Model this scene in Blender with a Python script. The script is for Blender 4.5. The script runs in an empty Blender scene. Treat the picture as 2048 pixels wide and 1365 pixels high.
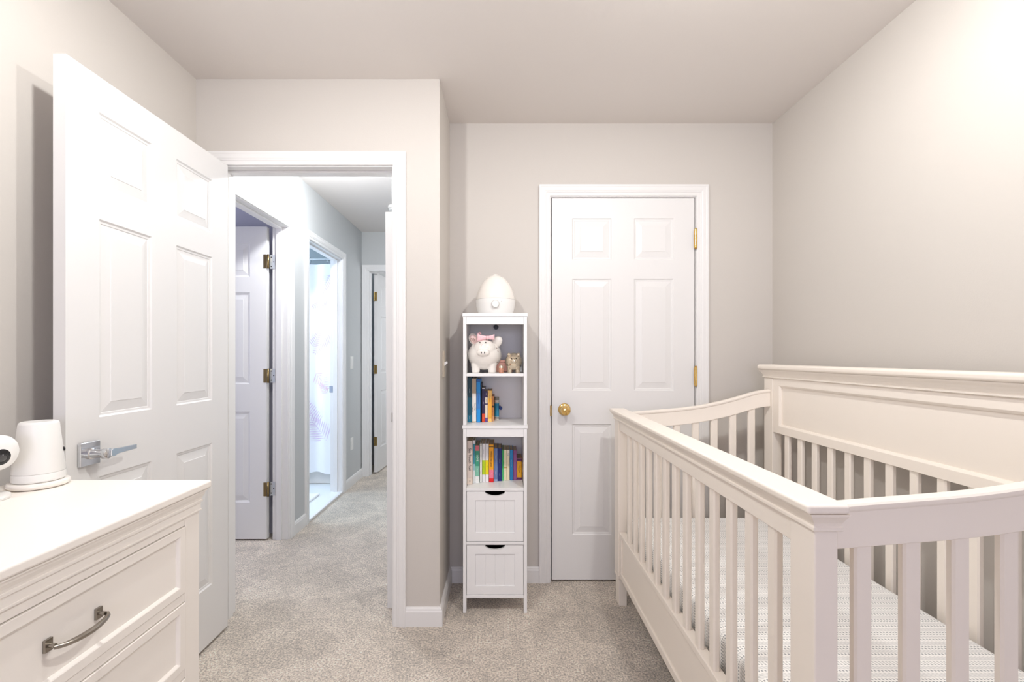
import bpy, bmesh, math, random
from mathutils import Vector, Matrix
random.seed(7)
PI = math.pi
scn = bpy.context.scene
COL = scn.collection

# ------------------------------------------------------------------ camera numbers
F, PX0, PY0, CZ = 930.0, 1005.0, 712.0, 1.204     # focal length (px), vanishing point, eye height
YB, YD = 2.473, 2.076                            # closet wall, doorway wall
XL, XR, XC, ZC = -1.368, 1.436, -0.281, 2.44     # left wall, right wall, recess corner, ceiling

# ------------------------------------------------------------------ materials
def srgb(c):
    return tuple(((v / 12.92) if v <= 0.04045 else ((v + 0.055) / 1.055) ** 2.4) for v in c)

def hx(s):
    return srgb(tuple(int(s[i:i + 2], 16) / 255 for i in (0, 2, 4)))

def mat(name, col, rough=0.5, metal=0.0, bump=0.0, bscale=200.0, spec=0.5, coat=0.0, trans=0.0, ior=1.45, mott=0.0, mscale=4.0):
    m = bpy.data.materials.new(name)
    m.use_nodes = True
    nt = m.node_tree
    b = nt.nodes['Principled BSDF']
    b.inputs['Base Color'].default_value = (*col, 1)
    b.inputs['Roughness'].default_value = rough
    b.inputs['Metallic'].default_value = metal
    b.inputs['Specular IOR Level'].default_value = spec
    b.inputs['Coat Weight'].default_value = coat
    b.inputs['Transmission Weight'].default_value = trans
    b.inputs['IOR'].default_value = ior
    tc = None
    if bump or mott:
        tc = nt.nodes.new('ShaderNodeTexCoord')
    if bump:
        n = nt.nodes.new('ShaderNodeTexNoise')
        n.inputs['Scale'].default_value = bscale
        n.inputs['Detail'].default_value = 3
        nt.links.new(tc.outputs['Object'], n.inputs['Vector'])
        bp = nt.nodes.new('ShaderNodeBump')
        bp.inputs['Strength'].default_value = bump
        bp.inputs['Distance'].default_value = 0.002
        nt.links.new(n.outputs['Fac'], bp.inputs['Height'])
        nt.links.new(bp.outputs['Normal'], b.inputs['Normal'])
    if mott:
        n2 = nt.nodes.new('ShaderNodeTexNoise')
        n2.inputs['Scale'].default_value = mscale
        n2.inputs['Detail'].default_value = 4
        nt.links.new(tc.outputs['Object'], n2.inputs['Vector'])
        mr = nt.nodes.new('ShaderNodeMapRange')
        mr.inputs['From Min'].default_value = 0.3
        mr.inputs['From Max'].default_value = 0.7
        mr.inputs['To Min'].default_value = 1 - mott
        mr.inputs['To Max'].default_value = 1 + mott
        nt.links.new(n2.outputs['Fac'], mr.inputs['Value'])
        mx = nt.nodes.new('ShaderNodeVectorMath')
        mx.operation = 'SCALE'
        mx.inputs[0].default_value = col
        nt.links.new(mr.outputs['Result'], mx.inputs['Scale'])
        nt.links.new(mx.outputs['Vector'], b.inputs['Base Color'])
    return m

M = {}
M['wall'] = mat('greige_paint', hx('cac5bf'), 0.65, bump=0.12, bscale=260, spec=0.25)
M['wallhall'] = mat('grey_paint', hx('c2c4c4'), 0.65, bump=0.12, bscale=260, spec=0.25)
M['ceil'] = mat('ceiling_paint', hx('e2ddd9'), 0.8, bump=0.1, bscale=220, spec=0.2)
M['trim'] = mat('white_trim_paint', hx('e4e3e2'), 0.35, spec=0.4, bump=0.02, bscale=90)
M['doorp'] = mat('white_door_paint', hx('e0dfde'), 0.38, spec=0.4, bump=0.03, bscale=140)
M['crib'] = mat('ivory_lacquer', hx('eee6dc'), 0.38, spec=0.4)
M['dresser'] = mat('cream_lacquer', hx('f0ebe4'), 0.38, spec=0.4)
M['shelf'] = mat('white_melamine', hx('e9e9e9'), 0.35, spec=0.4)
M['plastic'] = mat('white_plastic', hx('e9e8e5'), 0.3, spec=0.5)
M['ceramic'] = mat('white_ceramic', hx('ebe6df'), 0.15, spec=0.6, coat=0.5)
M['grille'] = mat('grey_plastic', hx('c9c6c2'), 0.5)
M['black'] = mat('black_plastic', (0.012, 0.012, 0.013), 0.25)
M['chrome'] = mat('chrome', (0.72, 0.74, 0.77), 0.08, metal=1)
M['nickel'] = mat('brushed_nickel', (0.36, 0.33, 0.29), 0.24, metal=1)
M['brass'] = mat('polished_brass', (0.80, 0.55, 0.20), 0.16, metal=1)
M['oldbrass'] = mat('aged_brass', (0.34, 0.24, 0.10), 0.3, metal=1)
M['silver'] = mat('painted_hinge_leaf', hx('d5dade'), 0.35, metal=0.5)
M['beigeplate'] = mat('almond_plastic', hx('d8cdbd'), 0.4)
M['tile'] = mat('white_floor_tile', hx('eef2f5'), 0.25, bump=0.0)
M['curtain'] = mat('white_polyester', hx('f4f3f4'), 0.8)
M['fern'] = mat('lilac_print', hx('dcc8e0'), 0.8)
M['fernpink'] = mat('pink_print', hx('e6c8d4'), 0.8)
M['bathwall'] = mat('pale_blue_paint', hx('e4f0f4'), 0.6)
M['roomwall'] = mat('lavender_grey_paint', hx('bfc0cf'), 0.7)
M['cotton'] = mat('white_cotton', hx('f3f3f4'), 0.9, bump=0.3, bscale=500)
M['pink'] = mat('pink_ceramic', hx('f2c6cc'), 0.25, coat=0.4)
M['blush'] = mat('blush_glaze', hx('eccfc9'), 0.25, coat=0.4)
M['brownink'] = mat('brown_glaze', hx('7a5a46'), 0.4)
M['goldglass'] = mat('champagne_mirror_glass', (0.78, 0.66, 0.50), 0.07, metal=0.75, coat=0.6)
M['rose'] = mat('rose_gold_foil', hx('c08a72'), 0.3, metal=0.35)
M['paper'] = mat('paper_pages', hx('b9a78f'), 0.85, bump=0.5, bscale=400)
M['opal'] = mat('opal_diffuser', hx('ffffff'), 0.4)
e = M['opal'].node_tree.nodes['Principled BSDF']
e.inputs['Emission Color'].default_value = (1, 0.93, 0.84, 1)
e.inputs['Emission Strength'].default_value = 4.0

def carpet_material():
    m = bpy.data.materials.new('beige_cut_pile_carpet')
    m.use_nodes = True
    nt = m.node_tree
    N, L = nt.nodes.new, nt.links.new
    b = nt.nodes['Principled BSDF']
    b.inputs['Roughness'].default_value = 0.95
    b.inputs['Specular IOR Level'].default_value = 0.1
    tc = N('ShaderNodeTexCoord')
    fine = N('ShaderNodeTexNoise'); fine.inputs['Scale'].default_value = 130; fine.inputs['Detail'].default_value = 4; fine.inputs['Roughness'].default_value = 0.7
    mid = N('ShaderNodeTexNoise'); mid.inputs['Scale'].default_value = 22; mid.inputs['Detail'].default_value = 5; mid.inputs['Distortion'].default_value = 1.2
    big = N('ShaderNodeTexNoise'); big.inputs['Scale'].default_value = 3.6; big.inputs['Detail'].default_value = 4; big.inputs['Distortion'].default_value = 0.8
    for n in (fine, mid, big):
        L(tc.outputs['Object'], n.inputs['Vector'])
    def rng(src, a, c, lo, hi):
        r = N('ShaderNodeMapRange')
        r.inputs['From Min'].default_value = a; r.inputs['From Max'].default_value = c
        r.inputs['To Min'].default_value = lo; r.inputs['To Max'].default_value = hi
        L(src, r.inputs['Value'])
        return r.outputs['Result']
    f = rng(fine.outputs['Fac'], 0.32, 0.68, 0.45, 1.45)
    g = rng(mid.outputs['Fac'], 0.35, 0.65, 0.90, 1.08)
    h = rng(big.outputs['Fac'], 0.38, 0.62, 0.88, 1.08)
    m1 = N('ShaderNodeMath'); m1.operation = 'MULTIPLY'; L(f, m1.inputs[0]); L(g, m1.inputs[1])
    m2 = N('ShaderNodeMath'); m2.operation = 'MULTIPLY'; L(m1.outputs[0], m2.inputs[0]); L(h, m2.inputs[1])
    sc = N('ShaderNodeVectorMath'); sc.operation = 'SCALE'
    sc.inputs[0].default_value = hx('f0e5d8')
    L(m2.outputs[0], sc.inputs['Scale'])
    L(sc.outputs['Vector'], b.inputs['Base Color'])
    ad = N('ShaderNodeMath'); ad.operation = 'ADD'; L(f, ad.inputs[0]); L(g, ad.inputs[1])
    bp = N('ShaderNodeBump'); bp.inputs['Strength'].default_value = 0.9; bp.inputs['Distance'].default_value = 0.006
    L(ad.outputs[0], bp.inputs['Height']); L(bp.outputs['Normal'], b.inputs['Normal'])
    return m
M['carpet'] = carpet_material()

def sheet_material():
    """white jersey printed with rows of grey dashes and fine slanted lines"""
    m = bpy.data.materials.new('printed_crib_sheet')
    m.use_nodes = True
    nt = m.node_tree
    N, L = nt.nodes.new, nt.links.new
    b = nt.nodes['Principled BSDF']
    b.inputs['Roughness'].default_value = 0.9
    b.inputs['Specular IOR Level'].default_value = 0.1
    tc = N('ShaderNodeTexCoord'); sp = N('ShaderNodeSeparateXYZ'); L(tc.outputs['Object'], sp.inputs[0])
    def mth(op, a, c=None, d=None):
        n = N('ShaderNodeMath'); n.operation = op
        for i, v in enumerate((a, c, d)):
            if v is None: continue
            if isinstance(v, (int, float)): n.inputs[i].default_value = v
            else: L(v, n.inputs[i])
        return n.outputs[0]
    u = mth('ADD', sp.outputs[0], sp.outputs[2])
    v = mth('FRACT', mth('MULTIPLY', sp.outputs[1], 1 / 0.062))
    nz = N('ShaderNodeTexNoise'); nz.inputs['Scale'].default_value = 90
    L(tc.outputs['Object'], nz.inputs['Vector'])
    wob = mth('MULTIPLY', mth('SUBTRACT', nz.outputs['Fac'], 0.5), 0.004)
    u2 = mth('ADD', u, wob)
    def band(c, w):
        return mth('LESS_THAN', mth('ABSOLUTE', mth('SUBTRACT', v, c)), w)
    dash = mth('LESS_THAN', mth('FRACT', mth('MULTIPLY', mth('ADD', u2, mth('MULTIPLY', v, 0.012)), 1 / 0.0086)), 0.52)
    rows = mth('ADD', mth('ADD', band(0.12, 0.045), band(0.50, 0.04)), band(0.63, 0.04))
    dots = mth('MULTIPLY', dash, rows)
    slant = mth('LESS_THAN', mth('FRACT', mth('ADD', mth('MULTIPLY', v, 13.0), mth('MULTIPLY', u2, 95.0))), 0.34)
    lines = mth('MULTIPLY', slant, mth('ADD', band(0.31, 0.105), band(0.855, 0.135)))
    ink = mth('MINIMUM', mth('ADD', mth('MULTIPLY', dots, 0.85), mth('MULTIPLY', lines, 0.7)), 1.0)
    mx = N('ShaderNodeMix'); mx.data_type = 'RGBA'
    mx.inputs[6].default_value = (*hx('f1f0ee'), 1); mx.inputs[7].default_value = (*hx('8f9498'), 1)
    L(ink, mx.inputs[0]); L(mx.outputs[2], b.inputs['Base Color'])
    return m
M['sheet'] = sheet_material()

def cmat(hexs, rough=0.45):
    k = 'c' + hexs
    if k not in M:
        M[k] = mat('print_' + hexs, hx(hexs), rough)
    return M[k]

# ------------------------------------------------------------------ mesh helpers
def bx(bm, x0, x1, y0, y1, z0, z1):
    vs = [bm.verts.new((x, y, z)) for z in (z0, z1) for x, y in ((x0, y0), (x1, y0), (x1, y1), (x0, y1))]
    for f in ((3, 2, 1, 0), (4, 5, 6, 7), (0, 1, 5, 4), (1, 2, 6, 5), (2, 3, 7, 6), (3, 0, 4, 7)):
        bm.faces.new([vs[i] for i in f])
    return bm

def box(*a):
    return bx(bmesh.new(), *a)

def boxes(*lst):
    bm = bmesh.new()
    for a in lst:
        bx(bm, *a)
    return bm

def loft(bm, rings, close_ring=True, cap=True):
    vr = [[bm.verts.new(p) for p in r] for r in rings]
    n = len(rings[0])
    for a, c in zip(vr, vr[1:]):
        for i in range(n if close_ring else n - 1):
            j = (i + 1) % n
            bm.faces.new((a[i], a[j], c[j], c[i]))
    if cap and close_ring:
        bm.faces.new(list(reversed(vr[0])))
        bm.faces.new(vr[-1])
    return bm

def lathe(bm, prof, c=(0, 0, 0), seg=40, axis='Z'):
    rings = []
    for r, h in prof:
        r = max(r, 0.0004)
        ring = []
        for i in range(seg):
            a = 2 * PI * i / seg
            p = (r * math.cos(a), r * math.sin(a), h)
            if axis == 'X': p = (h, p[0], p[1])
            elif axis == 'Y': p = (p[0], h, p[1])
            ring.append((c[0] + p[0], c[1] + p[1], c[2] + p[2]))
        rings.append(ring)
    return loft(bm, rings)

def tube(bm, pts, r, seg=12):
    pts = [Vector(p) for p in pts]
    rings = []
    for i, p in enumerate(pts):
        t = (pts[min(i + 1, len(pts) - 1)] - pts[max(i - 1, 0)]).normalized()
        up = Vector((0, 0, 1)) if abs(t.z) < 0.9 else Vector((1, 0, 0))
        s = t.cross(up).normalized(); w = s.cross(t)
        rr = r[i] if isinstance(r, (list, tuple)) else r
        rings.append([p + (s * math.cos(a) + w * math.sin(a)) * rr for a in (2 * PI * k / seg for k in range(seg))])
    return loft(bm, rings)

def ball(bm, c, r, seg=24, rot=None):
    rx, ry, rz = (r, r, r) if isinstance(r, (int, float)) else r
    mtx = Matrix.Translation(c) @ (rot.to_4x4() if rot else Matrix.Identity(4)) @ Matrix.Diagonal((rx, ry, rz, 1))
    bmesh.ops.create_uvsphere(bm, u_segments=seg, v_segments=seg // 2, radius=1, matrix=mtx)
    return bm

def prism(bm, poly, d0, d1, plane='XZ'):
    """polygon in a plane pushed from d0 to d1 along the third axis"""
    def P(a, b, d):
        return {'XZ': (a, d, b), 'YZ': (d, a, b), 'XY': (a, b, d)}[plane]
    return loft(bm, [[P(a, b, d0) for a, b in poly], [P(a, b, d1) for a, b in poly]])

def base_of(parent):
    v = Vector((0, 0, 0))
    while parent is not None:
        v += parent.location
        parent = parent.parent
    return v

def mk(name, bm, m, parent=None, bevel=0.0, seg=2, smooth=None, local=False, subsurf=0, solid=0.0, label=None):
    """link a bmesh (world coordinates unless local) as ONE mesh object"""
    bmesh.ops.recalc_face_normals(bm, faces=bm.faces)
    if parent is not None and not local:
        bmesh.ops.translate(bm, verts=bm.verts, vec=-base_of(parent))
    me = bpy.data.meshes.new(name)
    bm.to_mesh(me); bm.free()
    ms = m if isinstance(m, (list, tuple)) else [m]
    for x in ms:
        me.materials.append(x)
    o = bpy.data.objects.new(name, me)
    COL.objects.link(o)
    if parent is not None:
        o.parent = parent
    if solid:
        s = o.modifiers.new('solid', 'SOLIDIFY'); s.thickness = solid; s.offset = 0
    if bevel:
        b = o.modifiers.new('bevel', 'BEVEL')
        b.width = bevel; b.segments = seg; b.limit_method = 'ANGLE'; b.angle_limit = math.radians(40)
        b.harden_normals = True
    if subsurf:
        s = o.modifiers.new('sub', 'SUBSURF'); s.levels = subsurf; s.render_levels = subsurf
    if smooth or (smooth is None and bevel):
        for p in me.polygons:
            p.use_smooth = True
    if label:
        o['label'] = label
    return o

def auto(o, deg=40):
    """smooth shading that keeps the hard corners"""
    me = o.data
    for p in me.polygons:
        p.use_smooth = True
    me.set_sharp_from_angle(angle=math.radians(deg))
    return o

def tag(o, label, cat, group=None, kind=None):
    if label: o['label'] = label
    if cat: o['category'] = cat
    if group: o['group'] = group
    if kind: o['kind'] = kind
    return o

def thing(name, label, cat, loc, rz=0.0, group=None, kind=None):
    o = bpy.data.objects.new(name, None)
    o.empty_display_size = 0.05
    COL.objects.link(o)
    o.location = loc
    o.rotation_euler = (0, 0, rz)
    return tag(o, label, cat, group, kind)

def struct(name, bm, m, label=None, cat=None, parent=None, **k):
    o = mk(name, bm, m, parent, **k)
    if parent is None:
        tag(o, label, cat, None, 'structure')
    return o

def text_mesh(s, h):
    """a line of lettering, centred, lying in local XY, cap height about h"""
    cu = bpy.data.curves.new('lettering', 'FONT')
    cu.body = s; cu.size = h * 1.35
    cu.align_x = 'CENTER'; cu.align_y = 'CENTER'
    cu.extrude = 0.0002
    o = bpy.data.objects.new('lettering', cu)
    COL.objects.link(o)
    dg = bpy.context.evaluated_depsgraph_get()
    me = bpy.data.meshes.new_from_object(o.evaluated_get(dg))
    bpy.data.objects.remove(o)
    bpy.data.curves.remove(cu)
    return me

def stroke_mesh(n, h):
    """a row of n tiny pen strokes standing for lettering too small to read"""
    rr = random.Random(n * 31 + int(h * 1e5))
    bm = bmesh.new()
    x = -n * h * 0.36
    for i in range(n):
        w = h * rr.uniform(0.28, 0.55)
        t = h * 0.13
        z0, z1 = -h * 0.35, h * rr.choice((0.2, 0.2, 0.5))
        bx(bm, x, x + t, z0, z1, 0, 0.0002)
        bx(bm, x + t, x + w, -h * 0.35, -h * 0.35 + t, 0, 0.0002)
        if i % 2: bx(bm, x + w - t, x + w, z0 + t, h * 0.2, 0, 0.0002)
        x += h * 0.72
    me = bpy.data.meshes.new('lettering'); bm.to_mesh(me); bm.free()
    return me

# ------------------------------------------------------------------ room shell
struct('floor', box(-3.8, 1.60, -2.6, 6.6, -0.12, 0.0), M['carpet'], 'beige cut pile carpet running through bedroom and hall', 'carpet floor')
struct('ceiling', box(-3.8, 1.60, -2.6, 6.6, ZC, ZC + 0.1), M['ceil'], 'smooth pale ceiling', 'ceiling')
struct('wall_left', box(XL - 0.12, XL, -2.30, YD, 0, ZC), M['wall'], 'greige wall behind the open door', 'wall')
struct('wall_right', box(XR, XR + 0.12, -2.30, YB + 0.1, 0, ZC), M['wall'], 'greige wall behind the crib', 'wall')
# doorway wall: opening X -1.258 .. -0.493, Z 2.05
OL, OR, OZ = -1.258, -0.493, 2.048
WT = 0.115
struct('wall_doorway', boxes((XL - 0.12, OL - 0.012, YD, YD + WT, 0, ZC), (OR + 0.012, XC, YD, YD + WT, 0, ZC), (OL - 0.012, OR + 0.012, YD, YD + WT, OZ + 0.012, ZC)), M['wall'], 'greige wall around the bedroom doorway', 'wall')
struct('wall_recess', box(XC - 0.1, XC, YD + WT, YB + 0.1, 0, ZC), M['wall'], 'short greige return wall beside the bookcase', 'wall')
# closet wall with opening for the closed door
CL, CR, CZT = 0.258, 1.026, 2.047
struct('wall_closet', boxes((XC, CL - 0.012, YB, YB + WT, 0, ZC), (CR + 0.012, XR + 0.12, YB, YB + WT, 0, ZC), (CL - 0.012, CR + 0.012, YB, YB + WT, CZT + 0.012, ZC)), M['wall'], 'greige wall around the closed closet door', 'wall')
struct('wall_closet_interior', box(CL - 0.3, CR + 0.3, YB + 0.75, YB + 0.8, 0, ZC), M['wall'])
# rear wall behind the viewer with a window
WX0, WX1, WZ0, WZ1 = -0.75, 0.95, 0.75, 2.10
struct('wall_rear', boxes((XL - 0.12, WX0, -2.42, -2.30, 0, ZC), (WX1, XR + 0.12, -2.42, -2.30, 0, ZC), (WX0, WX1, -2.42, -2.30, 0, WZ0), (WX0, WX1, -2.42, -2.30, WZ1, ZC)), M['wall'])
win = struct('window_1', boxes((WX0, WX0 + 0.05, -2.38, -2.32, WZ0, WZ1), (WX1 - 0.05, WX1, -2.38, -2.32, WZ0, WZ1), (WX0 + 0.05, WX1 - 0.05, -2.38, -2.32, WZ0, WZ0 + 0.05), (WX0 + 0.05, WX1 - 0.05, -2.38, -2.32, WZ1 - 0.05, WZ1), (WX0 + 0.05, WX1 - 0.05, -2.37, -2.33, 1.40, 1.44)), M['trim'])

# hall
XH, HF = -1.405, 4.64
D1a, D1b = 2.281, 3.043        # first hall doorway (Y range)
D2a, D2b = 3.365, 4.066        # bathroom doorway
HZ = 2.045
HW = 0.100
struct('wall_hall_left', boxes((XH - HW, XH, YD + WT, D1a - 0.012, 0, ZC), (XH - HW, XH, D1b + 0.012, D2a - 0.012, 0, ZC), (XH - HW, XH, D2b + 0.012, HF + 0.1, 0, ZC),
       (XH - HW, XH, D1a - 0.012, D1b + 0.012, HZ + 0.012, ZC), (XH - HW, XH, D2a - 0.012, D2b + 0.012, HZ + 0.012, ZC)), M['wallhall'], 'grey hall wall between two doorways', 'wall')
D3a, D3b = -1.335, -0.62
struct('wall_hall_end', boxes((XH, D3a - 0.012, HF, HF + HW, 0, ZC), (D3b + 0.012, -0.2, HF, HF + HW, 0, ZC), (D3a - 0.012, D3b + 0.012, HF, HF + HW, HZ + 0.012, ZC)), M['wallhall'], 'grey wall at the far end of the hall', 'wall')
struct('wall_hall_right', boxes((-0.30, -0.20, YB + WT, HF, 0, ZC),), M['wallhall'])
# room behind the first hall doorway
struct('wall_nursery_far', box(-3.7, XH - HW, 3.15, 3.23, 0, ZC), M['roomwall'])
struct('wall_nursery_side', box(-3.8, -3.7, 1.9, 5.6, 0, ZC), M['roomwall'])
struct('wall_nursery_near', box(-3.7, XL - 0.12, 1.9, 1.96, 0, ZC), M['roomwall'])
# bathroom
struct('wall_bathroom_far', box(-3.7, XH - HW, 5.02, 5.12, 0, ZC), M['bathwall'])
struct('floor_bathroom', box(-3.7, XH - 0.002, 3.23, 5.02, 0.0005, 0.014), M['tile'], 'white bathroom floor beyond the second doorway', 'bathroom floor')
# bedroom beyond the end doorway
struct('wall_far_room', boxes((-1.5, 0.6, 6.4, 6.5, 0, ZC), (-2.38, -1.40, 5.12, 6.4, 0, ZC), (0.5, 0.6, HF + HW, 6.4, 0, ZC)), M['wallhall'])

# ------------------------------------------------------------------ casings and jambs
PROF = [(0, 0), (0, 0.008), (0.003, 0.0105), (0.017, 0.0105), (0.021, 0.0135), (0.025, 0.0135), (0.030, 0.0155), (0.046, 0.0165), (0.050, 0.018), (0.058, 0.018), (0.058, 0)]
def casing(u0, u1, zt, W, reveal=0.005):
    bm = bmesh.new()
    rings = []
    a, c, z = u0 - reveal, u1 + reveal, zt + reveal
    for k in range(4):
        ring = []
        for o, n in PROF:
            u, h = ((a - o, 0.0), (a - o, z + o), (c + o, z + o), (c + o, 0.0))[k]
            ring.append(W(u, n, h))
        rings.append(ring)
    return loft(bm, rings)

def jamb(u0, u1, zt, d0, d1, s0, s1, W, t=0.012, st=0.011):
    """lining of an opening, depth d0..d1 behind the wall face, with a stop strip s0..s1"""
    bm = bmesh.new()
    def b(ua, ub, da, db, za, zb):
        p, q = W(ua, -da, za), W(ub, -db, zb)
        bx(bm, *(v for i in range(3) for v in sorted((p[i], q[i]))))
    b(u0 - t, u0, d0, d1, 0, zt + t); b(u1, u1 + t, d0, d1, 0, zt + t); b(u0, u1, d0, d1, zt, zt + t)
    b(u0, u0 + st, s0, s1, 0, zt - st); b(u1 - st, u1, s0, s1, 0, zt - st); b(u0, u1, s0, s1, zt - st, zt)
    return bm

W_front = lambda u, n, z: (u, YD - n, z)
W_hallside = lambda u, n, z: (u, YD + WT + n, z)
W_closet = lambda u, n, z: (u, YB - n, z)
W_hl = lambda u, n, z: (XH + n, u, z)
W_end = lambda u, n, z: (u, HF - n, z)

t1 = struct('trim_1', casing(OL, OR, OZ, W_front), M['trim'], 'white moulded casing around the bedroom doorway', 'door casing')
struct('jamb', jamb(OL, OR, OZ, 0, WT, 0.042, 0.078, W_front), M['trim'], parent=t1, bevel=0.001, seg=1)
struct('casing', casing(OL, OR, OZ, W_hallside), M['trim'], parent=t1)
mk('strike_plate', boxes((OR - 0.0014, OR + 0.0002, YD + 0.004, YD + 0.034, 0.90, 0.96), (OR - 0.003, OR + 0.0002, YD - 0.006, YD + 0.004, 0.91, 0.95)), M['chrome'], t1, label='chrome strike plate')
t2 = struct('trim_2', casing(CL, CR, CZT, W_closet), M['trim'], 'white moulded casing around the closet door', 'door casing')
struct('jamb', jamb(CL, CR, CZT, 0, WT, 0.040, 0.075, W_closet), M['trim'], parent=t2, bevel=0.001, seg=1)
mk('strike_plate', boxes((CL - 0.006, CL + 0.0015, YB - 0.0125, YB + 0.02, 0.885, 0.94),), M['brass'], t2, label='brass strike plate')
t3 = struct('trim_3', casing(D1a, D1b, HZ, W_hl), M['trim'], 'white casing around the first doorway in the hall', 'door casing')
struct('jamb', jamb(D1a, D1b, HZ, 0, HW, 0.036, 0.072, W_hl), M['trim'], parent=t3, bevel=0.001, seg=1)
t4 = struct('trim_4', casing(D2a, D2b, HZ, W_hl), M['trim'], 'white casing around the bright bathroom doorway', 'door casing')
struct('jamb', jamb(D2a, D2b, HZ, 0, HW, 0.036, 0.072, W_hl), M['trim'], parent=t4, bevel=0.001, seg=1)
mk('strike_plate', boxes((XH - 0.108, XH - 0.078, D2b - 0.0016, D2b + 0.0002, 0.882, 0.94)), M['chrome'], t4, label='chrome strike plate')
mk('threshold', box(XH - 0.01, XH + 0.012, D2a, D2b, 0.0005, 0.018), M['trim'], t4, bevel=0.003)
t5 = struct('trim_5', casing(D3a, D3b, HZ, W_end), M['trim'], 'white casing around the doorway at the hall end', 'door casing')
struct('jamb', jamb(D3a, D3b, HZ, 0, HW, 0.036, 0.072, W_end), M['trim'], parent=t5, bevel=0.001, seg=1)

# baseboards: profile (n out of the wall, z)
BP = [(0, 0), (0.014, 0), (0.014, 0.066), (0.011, 0.072), (0.011, 0.077), (0.006, 0.084), (0, 0.084)]
def base_run(pts):
    """baseboard along a floor polyline; n points to the left of the direction of travel"""
    bm = bmesh.new()
    P = [Vector(p) for p in pts]
    rings = []
    for i, p in enumerate(P):
        d0 = (P[i] - P[i - 1]).normalized() if i else (P[1] - P[0]).normalized()
        d1 = (P[i + 1] - P[i]).normalized() if i < len(P) - 1 else d0
        n0, n1 = Vector((-d0.y, d0.x)), Vector((-d1.y, d1.x))
        mvec = (n0 + n1); mvec = mvec / max(mvec.dot(n0), 0.2)
        rings.append([(p.x + mvec.x * n, p.y + mvec.y * n, z) for n, z in BP])
    return loft(bm, rings)
CW = 0.063
struct('baseboard_left', base_run([(XL, YD - 0.0), (XL, -2.30)]), M['trim'], 'white baseboard along the left wall', 'baseboard')
struct('baseboard_recess', base_run([(CL - CW, YB), (XC, YB), (XC, YD), (OR + CW, YD)]), M['trim'], 'white baseboard wrapping the recess beside the bookcase', 'baseboard')
struct('baseboard_right', base_run([(XR, -2.30), (XR, YB), (CR + CW, YB)]), M['trim'], 'white baseboard behind the crib', 'baseboard')
struct('baseboard_hall', base_run([(XH, D2a - CW), (XH, D1b + CW)]), M['trim'], 'white baseboard between the two hall doorways', 'baseboard')
struct('baseboard_hall_end', base_run([(XH, HF), (XH, D2b + CW)]), M['trim'], 'white baseboard beyond the bathroom doorway', 'baseboard')
struct('baseboard_bathroom', base_run([(XH - HW, 3.23), (-3.7, 3.23)]), M['trim'])

# ------------------------------------------------------------------ six-panel doors
def door_slab(w, h, t):
    """local: X 0..w, Y 0..t, Z 0..h; raised panels on both faces"""
    bm = bmesh.new()
    xs = [0, 0.142 * w, 0.418 * w, 0.576 * w, 0.856 * w, w]
    zs = [0, 0.238 / 2.032 * h, 0.828 / 2.032 * h, 1.007 / 2.032 * h, 1.604 / 2.032 * h, 1.705 / 2.032 * h, 1.926 / 2.032 * h, h]
    rings = [(0, 0), (0.005, 0.005), (0.011, 0.0055), (0.013, 0.0075), (0.043, 0.0025), (0.044, 0.0012)]
    for y, s in ((0, 1), (t, -1)):
        g = {}
        for i, x in enumerate(xs):
            for j, z in enumerate(zs):
                g[i, j] = bm.verts.new((x, y, z))
        for i in range(5):
            for j in range(7):
                q = [g[i, j], g[i + 1, j], g[i + 1, j + 1], g[i, j + 1]]
                if i in (1, 3) and j in (1, 3, 5):
                    prev = q
                    x0, x1, z0, z1 = xs[i], xs[i + 1], zs[j], zs[j + 1]
                    for o, d in rings[1:]:
                        cur = [bm.verts.new((a, y + s * d, b)) for a, b in ((x0 + o, z0 + o), (x1 - o, z0 + o), (x1 - o, z1 - o), (x0 + o, z1 - o))]
                        for k in range(4):
                            bm.faces.new((prev[k], prev[(k + 1) % 4], cur[(k + 1) % 4], cur[k]))
                        prev = cur
                    bm.faces.new(prev)
                else:
                    bm.faces.new(q)
        if y == 0: A = g
        else: B = g
    for j in range(7):
        bm.faces.new((A[0, j], A[0, j + 1], B[0, j + 1], B[0, j])); bm.faces.new((A[5, j], A[5, j + 1], B[5, j + 1], B[5, j]))
    for i in range(5):
        bm.faces.new((A[i, 0], A[i + 1, 0], B[i + 1, 0], B[i, 0])); bm.faces.new((A[i, 7], A[i + 1, 7], B[i + 1, 7], B[i, 7]))
    return bm

def door(name, w, h, loc, rz, label):
    d = mk(name, door_slab(w, h, 0.035), M['doorp'])
    d.location = loc
    d.rotation_euler = (0, 0, rz)
    return tag(d, label, 'door', None, 'structure')

# door_1: open bedroom door, seen face at X = -1.213, slab from the hinge (Y 2.053) towards the viewer
# local X 0 = free edge; local +X -> world +Y ; local Y 0 face -> world +X
door1 = door('door_1', 0.762, 2.032, (-1.213, 1.291, 0.012), PI / 2, 'white six panel door standing open against the left wall')
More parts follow.
